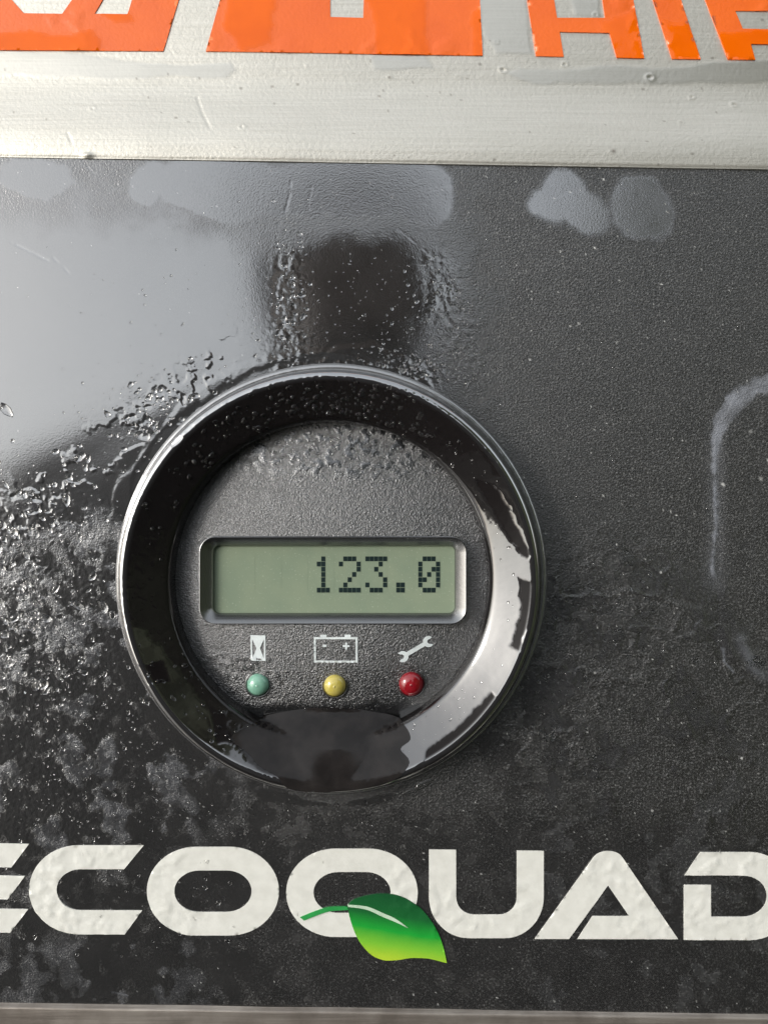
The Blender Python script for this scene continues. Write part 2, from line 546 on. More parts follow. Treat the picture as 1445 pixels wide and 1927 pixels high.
for bar in ([(-110, 1586), (55, 1588.5), (21.5, 1633), (-112, 1631)], [(-112, 1646), (47.5, 1649), (14, 1693.5), (-112, 1691)],
            [(-112, 1709), (53.5, 1711.5), (19, 1756), (-110, 1754)]):
    let([bar])
C = ([(271, 1591), (234, 1636)] + arc(152, 1674.7, 45, 38.7, -90, -270, 18) + [(268, 1713.5), (235, 1759)] + arc(148, 1675, 93, 84, 90, 270, 26))
let([C])
let([rrect(276.5, 1594, 525, 1761, 93, 83.4, 16), rrect(328.5, 1638.5, 473.5, 1716.5, 47, 38.9, 12)])
let([rrect(538.5, 1597.5, 786, 1764, 93, 83.2, 16), rrect(590, 1641.5, 735, 1718.5, 47, 38.4, 12)])
U = ([(807, 1599), (858, 1599.5), (858.3, 1690)] + arc(892, 1690, 33.5, 31.5, 180, 90, 8) + arc(939, 1690, 33, 31.5, 90, 0, 8)
     + [(972, 1601), (1023, 1601.5)] + arc(949, 1688, 74, 78, 0, 90, 14) + arc(881, 1688, 74, 78, 90, 180, 14))
let([U])
A = ([(1005.5, 1767.5), (1116, 1614), (1122, 1608), (1129, 1604.3), (1136, 1602.2), (1144, 1601.5), (1152, 1602.2), (1159, 1604.3), (1166, 1608), (1171, 1614), (1275.5, 1767.5), (1086, 1767.5),
     (1114.5, 1724), (1183, 1724), (1143.5, 1666.5), (1070.5, 1767.5)])
let([A])
D = ([(1317, 1603.5)] + arc(1410, 1686.3, 84, 82.8, -90, 90, 24) + [(1286, 1769), (1286, 1665), (1337, 1665), (1337, 1725)]
     + arc(1397, 1686.3, 45, 38.8, 90, -90, 18) + [(1287, 1647.5)])
let([D])

# ---- leaf
leaf_up = [(654, 1704), (662, 1695), (675, 1689.5), (698, 1684), (722, 1682), (752, 1686), (787, 1706), (814.5, 1738), (832, 1776), (840.5, 1812.5)]
leaf_lo = [(820, 1807), (802, 1803.5), (772, 1803), (745, 1807), (720, 1806.5), (695, 1794), (672.5, 1765), (659, 1730)]
def smoothpoly(p, n=5):
    out = []
    P = [Vector(q) for q in p]
    for k in range(len(P) - 1):
        a = P[max(0, k - 1)]; b = P[k]; c = P[k + 1]; d = P[min(len(P) - 1, k + 2)]
        for i in range(n):
            t = i / n
            q = .5 * ((2 * b) + (c - a) * t + (2 * a - 5 * b + 4 * c - d) * t * t + (3 * b - a - 3 * c + d) * t ** 3)
            out.append((q.x, q.y))
    return out + [tuple(P[-1])]
leaf = smoothpoly(leaf_up)[:-1] + smoothpoly([leaf_up[-1]] + leaf_lo + [leaf_up[0]])[:-1]
def tone(x, y):
    # printed gradient: deep green along the upper margin to lime along the lower one
    return np.clip((y - 1688 - .16 * (x - 740)) / 118 + .03 * fbm(x, y, 30, 3, 50), 0, 1)
def leaf_top(x, y): return letter_h(x, y) * .9 + 1.5
lf = sheet('leaf', [leaf], 4, leaf_top, 6, M_LEAF, panel, {'tone': tone}, 3)
vein = smoothpoly([(654, 1702), (690, 1705.5), (720, 1717.5), (745, 1729), (768, 1746)]) + smoothpoly([(768, 1746), (742, 1734), (718, 1724), (690, 1711.5), (655, 1706)])[1:]
sheet('leaf_vein', [vein], 5, lambda x, y: leaf_top(x, y) + 1.0, 3, M_VEIN, lf, None, 4)
stem = smoothpoly([(654, 1706), (620, 1707), (592, 1715), (565, 1726)]) + smoothpoly([(572.5, 1732), (597, 1722), (622, 1714.5), (655, 1712)])
sheet('leaf_stem', [stem], 5, lambda x, y: leaf_top(x, y) + .6, 6, M_STEM, lf, None, 4)

# ------------------------------------------------------------------ the aluminium sheet above, its orange lettering
DENTS = [(864, 132, 5), (950, 118, 9), (1231, 132, 10), (1068, 107, 7), (938, 64, 5), (1127, 12, 6), (576, 110, 4), (455, 237, 7), (170, 198, 6), (1390, 186, 8), (1285, 225, 5), (733, 132, 4), (1150, 286, 5), (1310, 170, 7)]
def alu_film(x, y):
    x = CX + (x - CX) * H / (H + 23.0); y = CY + (y - CY) * H / (H + 23.0)
    wx = x + 14 * fbm(x, y, 70, 3, 60); wy = y + 7 * fbm(x, y, 70, 3, 61)
    wv = np.minimum.reduce([poly_sd(wx, wy, [(-400, 96), (150, 98), (215, 108), (330, 122), (440, 118), (452, 130), (430, 146), (200, 146), (0, 139), (-400, 134)]),
                            poly_sd(wx, wy, [(955, 138), (985, 126), (1080, 130), (1150, 124), (1290, 122), (1380, 112), (1800, 108), (1800, 154), (1280, 156), (1010, 158)]),
                            poly_sd(wx, wy, [(905, 0), (985, 0), (1000, 100), (930, 100), (908, 60)]),
                            poly_sd(wx, wy, [(690, 100), (800, 100), (820, 128), (700, 132)]),
                            poly_sd(wx, wy, [(900, -300), (1800, -300), (1800, -120), (900, -90)]),
                            poly_sd(wx, wy, [(1070, 0), (1130, 0), (1130, 30), (1075, 26)])])
    return sst(-wv, -3, 4)
def alu_h(x, y):
    e = alu_edge(x)
    t = np.clip((y - (e - 172)) / 150, 0, 1)
    h = -24 + 29 * sst(t, 0, 1.05)
    h = h + 1.6 * fbm(x, y, 260, 3, 62) + .5 * alu_film(x, y)
    for cx, cy, r in DENTS:
        q = np.hypot((x - cx), (y - cy) * 1.25) / r
        h = h + 1.1 * np.exp(-((q - .7) / .3) ** 2) - 1.3 * np.exp(-(q / .5) ** 2)
    d = seg_dist(x, y, [(366, 172), (378, 205), (394, 238)]); h = h - 1.2 * np.exp(-(d / 1.6) ** 2)
    d = seg_dist(x, y, [(127, 250), (137, 272)]); h = h - 1.0 * np.exp(-(d / 1.4) ** 2)
    h = h + 4 * np.exp(-((x - 166) / 9) ** 2 - ((y - 294) / 5) ** 2)
    return h
def alu_speck(x, y):
    q = _hash(np.floor(x / 4), np.floor(y / 4), 91)
    return (q > .9975) * .45 + .8 * np.exp(-(np.hypot(x - 1153, y - 285) / 3.5) ** 2) + .7 * np.exp(-(np.hypot(x - 733, y - 132) / 2.5) ** 2)
plate = thing('aluminium_plate', 'brushed bare aluminium sheet with orange lettering above the black panel', 'metal plate')
def f_alu(x, y):
    # rows run from the far edge to the folded lip that overlaps the panel
    t = (y + 500) / 800.0
    yy = -500 + t * (alu_edge(x) + 500)
    h = alu_h(x, yy)
    lip = sst(yy, alu_edge(x) - 9, alu_edge(x) - .5)
    h = h - 1.5 * lip ** 2
    return x, yy, h, {'wet': alu_film(x, yy), 'speck': alu_speck(x, yy)}
ys = steps((-500, -20, 20), (-20, 284, 2.4), (284, 300, 1.0))
V, F, at = grid(steps((-700, -20, 30), (-20, 1470, 3), (1470, 2150, 30)), ys, f_alu)
nx = len(steps((-700, -20, 30), (-20, 1470, 3), (1470, 2150, 30)))
# turned-down cut edge of the sheet
last = V[-nx:].copy(); low = last.copy(); low[:, 1] += .8; low[:, 2] = -4
k = len(V)
V = np.vstack([V, last, low])
i = np.arange(nx - 1)
F = np.vstack([F, np.stack([k + i, k + nx + i, k + nx + i + 1, k + i + 1], -1)])
at = {q: np.concatenate([v, v[-nx:] * 0, v[-nx:] * 0]) for q, v in at.items()}
link('plate_sheet', mesh_from('plate_sheet', V, F, at), M_ALU, plate)
def vinyl_wet(x, y):
    x = CX + (x - CX) * H / (H + 23.0); y = CY + (y - CY) * H / (H + 23.0)
    wx = x + 22 * fbm(x, y, 60, 4, 66); wy = y + 14 * fbm(x, y, 60, 4, 67)
    q = np.minimum.reduce([poly_sd(wx, wy, [(-300, 62), (60, 62), (110, 74), (170, 60), (190, 110), (-300, 110)]),
                           poly_sd(wx, wy, [(180, 26), (245, 26), (250, 45), (215, 46)]),
                           poly_sd(wx, wy, [(430, -20), (525, -20), (525, 60), (515, 80), (440, 98), (430, 50)]),
                           poly_sd(wx, wy, [(690, -40), (795, -40), (800, 60), (812, 110), (700, 110)]),
                           poly_sd(wx, wy, [(885, 20), (910, 20), (910, 110), (886, 110)]),
                           poly_sd(wx, wy, [(1130, 40), (1190, 20), (1215, 110), (1150, 110)]),
                           poly_sd(wx, wy, [(1235, 40), (1300, 40), (1320, 112), (1262, 112)]),
                           poly_sd(wx, wy, [(1335, 60), (1520, 60), (1520, 112), (1365, 112)])])
    return np.clip(sst(-q, -3, 4) + .12, 0, 1)
def vinyl_h(x, y):
    n = fbm(x, y, 26, 4, 68)
    return alu_h(x, y) * 1.0 + 1.6 + .8 * vinyl_wet(x, y) + 1.2 * sst(n, .08, .26) * sst(fbm(x, y, 110, 2, 69), -.02, .2)
KA = (H + 23.0) / H
def orange(loops):
    loops = [[(CX + (x - CX) * KA, CY + (y - CY) * KA) for x, y in p] for p in loops]
    return sheet('orange_letter', loops, 6, vinyl_h, 2.6, M_ORANGE, plate, {'wet': vinyl_wet}, 5)
orange([[(-260, 90), (-225, -140), (378, -140), (307.5, 95.5), (0, 93.5)],
        [(-30, -60), (45, 24), (117, 25), (205, -100), (150, -100), (95, -30)], [(252, -100), (178, 25), (240, 26), (280, -100)]])
orange([[(452, -140), (387.5, 96), (908, 104), (896, -140)], [(621, -90), (621.5, 31), (683.5, 32.5), (687, -90)]])
orange([[(970, -140), (1008.5, 105), (1060.5, 106), (1053, 59), (1147, 61), (1160.5, 107.5), (1212, 109), (1166, -140), (1113, -140), (1138.5, 32.5), (1048, 32.5), (1020, -140)]])
orange([[(1183, -140), (1264.5, 110), (1318, 111), (1236, -140)]])
orange([[(1274, -140), (1369.5, 111.5), (1420.5, 112.5), (1412, 82.5), (1480, 83.5), (1514, 114), (1570, 115), (1500, -140)],
        [(1383, 20), (1397, 53.5), (1474, 54.5), (1462, 20)]])

# ------------------------------------------------------------------ the rail below
rail = thing('lower_rail', 'grimy bare metal strip along the bottom edge below the white lettering', 'metal rail')
def f_rail(x, y):
    yy = rail_edge(x) + (y - 1888)
    d = yy - rail_edge(x)
    h = 9 - 9 * np.exp(-(d / 3.0) ** 2) + 1.2 * fbm(x, yy, 120, 4, 80)
    return x, yy, h, {}
V, F, at = grid(steps((-700, -20, 30), (-20, 1470, 5), (1470, 2150, 30)), steps((1888, 1900, 1.5), (1900, 1960, 4), (1960, 2400, 30)), f_rail)
link('rail_sheet', mesh_from('rail_sheet', V, F), M_RAIL, rail)

# ------------------------------------------------------------------ the round gauge
GX, GY = 624.0, 1089.0
gauge = thing('round_gauge', 'round black battery gauge with a small green display reading 123.0', 'gauge')
def lathe(name, prof, nth, mat, parent, disp=None, dens=3.0):
    pr = []
    for (r0, h0), (r1, h1) in zip(prof[:-1], prof[1:]):
        n = max(1, int(math.hypot(r1 - r0, h1 - h0) / dens))
        pr += [(r0 + (r1 - r0) * k / n, h0 + (h1 - h0) * k / n) for k in range(n)]
    pr.append(prof[-1])
    pr = np.array(pr)
    for _ in range(3):      # ease the corners of the moulding
        pr[1:-1] = .25 * pr[:-2] + .5 * pr[1:-1] + .25 * pr[2:]
    th = np.linspace(0, 2 * math.pi, nth, endpoint=False)
    R = pr[:, 0][:, None] + 0 * th; Z = pr[:, 1][:, None] + 0 * th
    X = GX + R * np.cos(th); Y = GY + R * np.sin(th)
    at = {}
    if disp: Z, at = disp(X, Y, Z, R, np.broadcast_to(th, R.shape))
    i = np.arange(R.size).reshape(R.shape)
    j = np.roll(i, -1, 1)
    F = np.stack([i[:-1], j[:-1], j[1:], i[1:]], -1).reshape(-1, 4)
    V = np.stack([X.ravel(), Y.ravel(), Z.ravel()], 1)
    return link(name, mesh_from(name, V, F[:, ::-1], {k: v.ravel() for k, v in at.items()}), mat, parent)
def d_flange(X, Y, Z, R, T):
    return Z + .8 * fbm(X, Y, 22, 3, 100), {'wet': 1 + 0 * R}
lathe('mounting_flange', [(406, -6), (405, 6), (403, 11), (399, 17), (394, 19), (389, 16), (386, 8), (385, 2)], 720, M_FLANGE, gauge, d_flange)

def zone(X, Y, polys, seed, amp=8):
    wx = X + amp * fbm(X, Y, 26, 5, seed); wy = Y + amp * fbm(X, Y, 26, 5, seed + 1)
    return np.minimum.reduce([poly_sd(wx, wy, p) for p in polys])
POOL = [(476, 1354), (505, 1343), (540, 1336), (580, 1330), (620, 1328), (665, 1330), (700, 1336), (738, 1343), (762, 1356), (770, 1376), (752, 1392), (768, 1412),
        (745, 1440), (700, 1456), (620, 1464), (555, 1459), (530, 1436), (500, 1420), (478, 1398), (446, 1372)]
def d_bezel(X, Y, Z, R, T):
    f = sst(R, 288, 300) * sst(R, 384, 372)
    n = fbm(X, Y, 30, 4, 110); n3 = fbm(X, Y, 10, 3, 111)
    # dry holes in the film on the right-hand side
    holes = zone(X, Y, [[(888, 900), (915, 910), (948, 952), (966, 1000), (988, 1035), (974, 1048), (944, 1002), (910, 950)],
                        [(966, 1078), (996, 1088), (990, 1160), (964, 1214), (950, 1206), (968, 1140)],
                        [(805, 1420), (775, 1428), (800, 1395), (860, 1345), (915, 1285), (935, 1298), (905, 1350)],
                        [(790, 765), (850, 800), (885, 850), (860, 862), (800, 800)],
                        [(820, 765), (870, 795), (940, 900), (925, 900)],
                        [(280, 1240), (320, 1230), (340, 1270), (300, 1275)],
                        [(400, 1310), (440, 1340), (450, 1385), (420, 1378)]], 112)
    hole = sst(-holes, -2, 3)
    # right third is one unbroken sheet of water; the rest is beaded
    sheetz = sst(X, 690, 760) * sst(Y, 830, 900)
    sheet2 = sst(-zone(X, Y, [[(230, 1150), (300, 1180), (440, 1370), (545, 1470), (530, 1510), (380, 1480), (220, 1300)]], 115, 10), -2, 4)
    under = sst(-poly_sd(X, Y, POOL), -2, 6)
    wet = np.clip(np.maximum(sheetz * (1 - hole), sheet2 * (1 - hole)) + .28 * (1 - hole) + .7 * sst(R, 358, 366), 0, 1) * (1 - under)
    top = sst(Y, 860, 760)
    h = f * (.5 * np.maximum(sheetz, sheet2) * (1 - hole))
    h += f * (1 - np.maximum(sheetz, sheet2)) * (.35 * sst(n3 + .5 * n, .12, .34) + .3 * n * top)
    h += f * .18 * n
    return Z + h, {'wet': wet, 'edge': sst(R, 360, 367)}
lathe('bezel', [(390, 0), (388, 6), (386, 14), (385, 44), (384, 54), (382, 64), (378, 72), (372, 77), (365, 77), (357, 73),
                (340, 64.4), (320, 54.6), (304, 46.5), (298, 43), (294, 37), (293, 30), (292, 2)], 1100, M_BEZEL, gauge, d_bezel, 2.2)

# face: slightly domed disc with a rectangular opening for the display
WX0, WY0, WX1, WY1 = 381, 1008, 876, 1171
def face_h(x, y):
    r = np.hypot(x - GX, y - GY) / 292
    n = fbm(x, y, 9, 3, 120)
    lump = sst(-ell(x, y, 640, 850, 190, 46), -30, 20) * (1.3 * sst(n, .08, .32) + .8 * fbm(x, y, 7, 2, 124))
    lump = lump + sst(-ell(x, y, 470, 1255, 66, 22, 10), -14, 6) * 2.6 * sst(n, .1, .3)
    g = .30 * vnoise(x, y, 6, 121) + .3 * vnoise(x * .8 + y * .6, y * .8 - x * .6, 4.5, 122)
    low = sst(y, 1310, 1350)
    return 36 - 30 * r * r + lump + g * (1 - .85 * low)
def face_wet(x, y): return np.clip(.9 * sst(y + 8 * fbm(x, y, 30, 3, 123), 1312, 1345) + .25 * sst(y, 1180, 1320) + .75 * sst(-ell(x, y, 640, 850, 190, 46), -30, 20) * sst(fbm(x, y, 9, 3, 120), .03, .22), 0, 1)
circ = [(GX + 292 * math.cos(2 * math.pi * k / 240), GY + 292 * math.sin(2 * math.pi * k / 240)) for k in range(240)]
HOLE = rrect(WX0, WY0, WX1, WY1, 30, 30, 8)
face = sheet('gauge_face', [circ, HOLE], 3.4, face_h, 6, M_FACE, gauge, {'wet': face_wet}, 4)
# sloped walls of the display opening
SX0, SY0, SX1, SY1 = 404, 1026, 855, 1153
o_ = rrect(WX0, WY0, WX1, WY1, 30, 30, 8); i_ = rrect(SX0, SY0, SX1, SY1, 12, 12, 8)
rows = []
for t, hgt in ((0, 0), (.06, 2.2), (.16, 1.0), (.9, -14), (1.0, -17), (1.02, -24)):
    rows.append([(a[0] + (b_[0] - a[0]) * t, a[1] + (b_[1] - a[1]) * t, (32.5 if t < .05 else 31.5) + hgt) for a, b_ in zip(o_, i_)])
rows[0] = [(x, y, float(face_h(np.array([x]), np.array([y]))[0]) - .5) for x, y, _ in rows[0]]
V = np.array([p for r_ in rows for p in r_]); n = len(o_)
F = [[r_ * n + k, r_ * n + (k + 1) % n, (r_ + 1) * n + (k + 1) % n, (r_ + 1) * n + k] for r_ in range(len(rows) - 1) for k in range(n)]
F = [f[::-1] for f in F]
wall = link('display_surround', mesh_from('display_surround', V, F), M_CHAMFER, gauge)
LCDZ = 7.0
lcd = sheet('display_screen', [rrect(SX0 - 2, SY0 - 2, SX1 + 2, SY1 + 2, 6)], 20, lambda x, y: LCDZ + 0 * x, 4, M_LCD, gauge)
GLY = {'1': ("..#..", ".##..", "..#..", "..#..", "..#..", "..#..", ".###."), '2': (".###.", "#...#", "....#", "...#.", "..#..", ".#...", "#####"),
       '3': ("#####", "...#.", "..#..", "...#.", "....#", "#...#", ".###."), '.': (".....",) * 5 + (".##..",) * 2,
       '0': (".###.", "#...#", "#..##", "#.#.#", "##..#", "#...#", ".###.")}
kk = (H - LCDZ) / H     # the screen lies deeper than the face
def dp(x, y): return CX + (x - CX) * kk, CY + (y - CY) * kk
def boxes(name, rects, z0, z1, mat, parent):
    V = []; F = []
    for x0, y0, x1, y1 in rects:
        b = len(V)
        V += [(x0, y0, z0), (x1, y0, z0), (x1, y1, z0), (x0, y1, z0), (x0, y0, z1), (x1, y0, z1), (x1, y1, z1), (x0, y1, z1)]
        F += [[b + 7, b + 6, b + 5, b + 4], [b, b + 4, b + 5, b + 1], [b + 1, b + 5, b + 6, b + 2], [b + 2, b + 6, b + 7, b + 3], [b + 3, b + 7, b + 4, b]]
    return link(name, mesh_from(name, V, F, None, False), mat, parent)
for c in range(8):
    ch = {3: '1', 4: '2', 5: '3', 6: '.', 7: '0'}.get(c)
    x0 = 438.6 + 49.75 * c; y0 = 1047.2
    idle = []; on = []
    for r_ in range(7):
        for q in range(5):
            xx, yy = dp(x0 + 8.32 * q, y0 + 9.83 * r_); xe, ye = dp(x0 + 8.32 * q + 7.6, y0 + 9.83 * r_ + 8.9)
            (on if ch and GLY[ch][r_][q] == '#' else idle).append((xx, yy, xe, ye))
    xa, ya = dp(x0 - .6, y0 - .6); xb, yb = dp(x0 + 41.2, y0 + 68.4)
    boxes('character_cell', [(xa, ya, xb, yb)], LCDZ - .2, LCDZ + .2, M_LCD, lcd)
    if on: boxes('digit' if ch != '.' else 'decimal_point', on, LCDZ, LCDZ + .7, M_DIGIT, lcd)

# water lying in the lowest part of the dial, between face and rim
def pool_h(x, y):
    r_ = np.hypot(x - GX, y - GY)
    d = -poly_sd(x, y, POOL)
    u = y - (1328 + ((x - 622) / 150) ** 2 * 26)
    top_ = np.interp(u, [0, 12, 26, 42, 62, 92, 127], [14, 18.5, 29, 42, 54, 66, 80])
    top_ = np.maximum(top_, np.where(r_ < 292, face_h(x, y) + .3, 0))
    bz = np.interp(r_, [293, 298, 304, 320, 340, 357, 365, 372], [40, 44, 47.5, 55.5, 65.3, 74, 77.5, 78])
    top_ = np.maximum(top_, np.where(r_ > 293, bz + 1.0, 0))
    return top_ + .6 * sst(d, 0, 18) - .3 + .3 * fbm(x, y, 40, 2, 140)
tag(sheet('water_pool', [smoothpoly(POOL + [POOL[0]], 4)[:-1]], 5, pool_h, 3, M_POOL), 'rain water, coloured dark like its reflection, pooled in the bottom of the dial between face and rim', 'water', None, 'stuff')

# printed symbols
def prt(name, loops, sp=4): return sheet(name, loops, sp, lambda x, y: face_h(x, y) * 1.0 + .9, 2.0, M_ICON, gauge, None, 2.2)
def fz(p):   # the symbols sit on the raised face: bring them to its height
    k = (H - 24.0) / H
    return [(CX + (x - CX) * k, CY + (y - CY) * k) for x, y in p]
prt('hourglass_symbol', [fz([(471.5, 1195.2), (500, 1195.5), (500, 1244), (471.5, 1243.7)]),
                         fz([(474.6, 1203), (482.6, 1219.8), (475, 1239)]), fz([(497, 1203), (489.2, 1219.8), (496.6, 1239)])])
prt('battery_symbol', [fz([(591.2, 1198), (603.6, 1198), (603.8, 1193.2), (615.2, 1193.2), (615.4, 1198), (648.8, 1198), (649, 1193.4), (660.2, 1193.4), (660.4, 1198), (673.2, 1198.2), (673.2, 1246.8), (591.4, 1246.3)]),
                       fz([(595.0, 1201.8), (669.2, 1202), (669.2, 1242.9), (595.0, 1242.5)])])
prt('minus_sign', [fz(rrect(607.2, 1212.5, 615.2, 1216.6, 1.8, 1.8, 4))])
prt('plus_sign', [fz([(649.9, 1208.6), (653.6, 1208.6), (653.6, 1213.2), (658.2, 1213.2), (658.2, 1216.8), (653.6, 1216.8), (653.6, 1221.4), (649.9, 1221.4), (649.9, 1216.8), (645.2, 1216.8), (645.2, 1213.2), (649.9, 1213.2)])])
def wrench():
    ax, ay, bx, by = 758.0, 1236.2, 806.5, 1208.2
    L = math.hypot(bx - ax, by - ay); ang = math.degrees(math.atan2(by - ay, bx - ax))
    R = 10.6; g = math.degrees(math.asin(3.9 / R))
    loc = arc(0, 0, R, R, g, 150, 12) + [(-2.5, 3.4), (-1.5, -2.0), (-7.0, -5.0)]
    # jaw: an open notch turned 150..215 degrees
    a_ = arc(0, 0, R, R, g, 158, 14) + arc(-2.0, -.9, 4.6, 4.6, 120, -60 - 20, 9) + arc(0, 0, R, R, 242, 360 - g, 9)
    b2 = [(L - x, -y) for x, y in a_]
    pts = a_ + b2
    c, s_ = math.cos(math.radians(ang)), math.sin(math.radians(ang))
    return [(ax + x * c - y * s_, ay + x * s_ + y * c) for x, y in pts]
prt('wrench_symbol', [fz(wrench())])

# indicator lights: domed lenses in shallow rings
def dome(name, cx, cy, r, hgt, mat):
    k = (H - 26.0) / H
    cx, cy = CX + (cx - CX) * k, CY + (cy - CY) * k
    z0 = float(face_h(np.array([cx]), np.array([cy]))[0])
    V = []; F = []; ns = 40; pr = [(r, -3), (r, 1.5)] + [(r * math.cos(a), 1.5 + hgt * math.sin(a)) for a in np.linspace(.12, math.pi / 2 * .97, 12)]
    for rr, hh in pr:
        V += [(cx + rr * math.cos(2 * math.pi * q / ns), cy + rr * math.sin(2 * math.pi * q / ns), z0 + hh) for q in range(ns)]
    for a in range(len(pr) - 1):
        F += [[a * ns + (q + 1) % ns, a * ns + q, (a + 1) * ns + q, (a + 1) * ns + (q + 1) % ns][::-1] for q in range(ns)]
    V.append((cx, cy, z0 + 1.5 + hgt)); t = len(V) - 1; a = len(pr) - 1
    F += [[a * ns + q, a * ns + (q + 1) % ns, t][::-1] for q in range(ns)]
    F = [f[::-1] for f in F]
    return link(name, mesh_from(name, V, F), mat, gauge)
for nm, cx, cy, r, mt, lb in (('indicator_light', 484.5, 1290, 20.3, M_GREEN, 'pale green indicator light under the hourglass symbol'),
                              ('indicator_light', 630, 1290.5, 20.3, M_YELLOW, 'yellow indicator light under the battery symbol'),
                              ('indicator_light', 773.8, 1289, 22.6, M_RED, 'dark red indicator light under the wrench symbol')):
    o = dome(nm, cx, cy, r, 15, mt); o['label'] = lb
    k_ = (H - 26.0) / H
    ex, ey = CX + (cx - CX) * k_, CY + (cy - CY) * k_
    ez = float(face_h(np.array([ex]), np.array([ey]))[0])
    V = []; F = []
    for rr, hh in ((r + .1, -1.5), (r + 1.0, -1.0), (r + 2.0, .9), (r + 3.4, 1.3), (r + 4.6, .8), (r + 5.2, -2)):
        V += [(ex + rr * math.cos(2 * math.pi * q / 40), ey + rr * math.sin(2 * math.pi * q / 40), ez + hh) for q in range(40)]
    for a in range(5):
        F += [[a * 40 + q, a * 40 + (q + 1) % 40, (a + 1) * 40 + (q + 1) % 40, (a + 1) * 40 + q][::-1] for q in range(40)]
    link('seat_ring', mesh_from('seat_ring', V, F), M_CHAMFER, o)

# ------------------------------------------------------------------ rain drops
def drops(name, spec, hfun, label):
    V = []; F = []; ns = 9; base = 0
    P = np.array(spec)
    hz = hfun(P[:, 0], P[:, 1])
    prof = [(1.0, -.3), (1.0, 0.02), (.93, .30), (.72, .62), (.40, .88)]
    for (x, y, r, asp, ang, hr), z in zip(spec, hz):
        ca, sa = math.cos(ang), math.sin(ang)
        wob = [1 + random.uniform(-.22, .22) for _ in range(ns)]
        for rr, hh in prof:
            for q in range(ns):
                a = 2 * math.pi * q / ns
                u = r * rr * asp * math.cos(a) * wob[q]; v = r * rr * math.sin(a) * wob[q]
                V.append((x + u * ca - v * sa, y + u * sa + v * ca, z + hh * r * hr))
        V.append((x, y, z + r * hr))
        m_ = len(prof)
        for a in range(m_ - 1):
            F += [[base + a * ns + q, base + (a + 1) * ns + q, base + (a + 1) * ns + (q + 1) % ns, base + a * ns + (q + 1) % ns] for q in range(ns)]
        F += [[base + (m_ - 1) * ns + q, base + m_ * ns, base + (m_ - 1) * ns + (q + 1) % ns] for q in range(ns)]
        base += m_ * ns + 1
    o = link(name, mesh_from(name, V, F), M_WATER)
    return tag(o, label, 'water', None, 'stuff')
spec = []
def scatter(n, cx, cy, sx, sy, rmin, rmax, hr=.55, asp=1.5, ang=None, keep=None):
    k = 0
    while k < n:
        x = random.gauss(cx, sx); y = random.gauss(cy, sy)
        k += 1
        if not (-30 < x < 1480) or y < alu_edge(x) + 8 or y > rail_edge(x) - 8: continue
        if math.hypot(x - GX, y - GY) < 410: continue
        if keep and not keep(x, y): continue
        r = rmin + (rmax - rmin) * random.random() ** 3
        spec.append((x, y, r, random.uniform(1, asp), random.uniform(0, 3.14) if ang is None else random.gauss(ang, .3), hr))
scatter(150, 548, 580, 18, 80, 1.2, 6)
scatter(60, 500, 590, 45, 90, 1.0, 3.5)
scatter(420, 850, 600, 45, 70, 1.0, 4)
scatter(260, 780, 690, 60, 20, 1.0, 4.5)
scatter(140, 670, 560, 90, 90, 1.0, 2.2)
scatter(160, 290, 790, 60, 50, 1.2, 6)
scatter(110, 110, 930, 70, 50, 1.2, 7)
scatter(300, 40, 1100, 60, 110, 1.2, 8, .4, 2.2)
scatter(460, 130, 1260, 130, 110, 1.2, 5)
scatter(260, 210, 1480, 130, 60, 1.0, 4)
scatter(220, 1130, 1120, 60, 50, 1.0, 4)
scatter(200, 1060, 1320, 60, 90, 1.0, 4)
scatter(420, 1150, 700, 220, 260, .8, 2.4)
scatter(420, 1150, 1300, 230, 200, .8, 3)
scatter(160, 620, 1545, 200, 30, .9, 3.0)
scatter(150, 300, 620, 160, 180, .8, 2.2)
scatter(120, 300, 1700, 160, 60, 1.0, 5)
for x, y, r in ((366, 745, 7), (150, 860, 9), (160, 880, 6), (195, 1142, 9), (430, 1355, 4), (1022, 1388, 9), (75, 1290, 12), (20, 1245, 10), (147, 1140, 8), (1040, 1385, 7),
                (268, 820, 12), (290, 800, 8), (1308, 1242, 6), (1419, 1246, 12), (125, 940, 8), (92, 962, 6)):
    spec.append((x, y, r, 1.6, random.uniform(0, 3), .35))
drops('rain_drops', spec, overlay_h, 'tiny rain drops scattered over the black panel')
# beads on the upper arc of the bezel
spec = []
def bez_h(x, y):
    r = np.hypot(x - GX, y - GY)
    return np.interp(r, [294, 304, 320, 340, 356, 370], [36, 46.5, 54.6, 64.4, 72, 77])
for n_, a0, sd, rmin, rmax in ((330, -80, 16, 1.0, 4.5), (150, -125, 22, 1.0, 5), (70, 135, 14, 1.2, 5), (50, -20, 18, 1.0, 3), (60, 50, 14, 1, 3)):
    for _ in range(n_):
        a = math.radians(random.gauss(a0, sd)); r = random.uniform(300, 366)
        rr = rmin + (rmax - rmin) * random.random() ** 2.5
        spec.append((GX + r * math.cos(a), GY + r * math.sin(a), rr, random.uniform(1, 1.7), random.uniform(0, 3), .55))
spec.append((792, 1450, 7, 2.8, -.5, .5)); spec.append((770, 1463, 5, 3.2, -.42, .5)); spec.append((352, 838, 5, 3.0, -.8, .5)); spec.append((237, 1147, 5, 1.6, 1.4, .5))
drops('bezel_drops', spec, bez_h, 'fine water beads on the glossy rim of the round gauge')

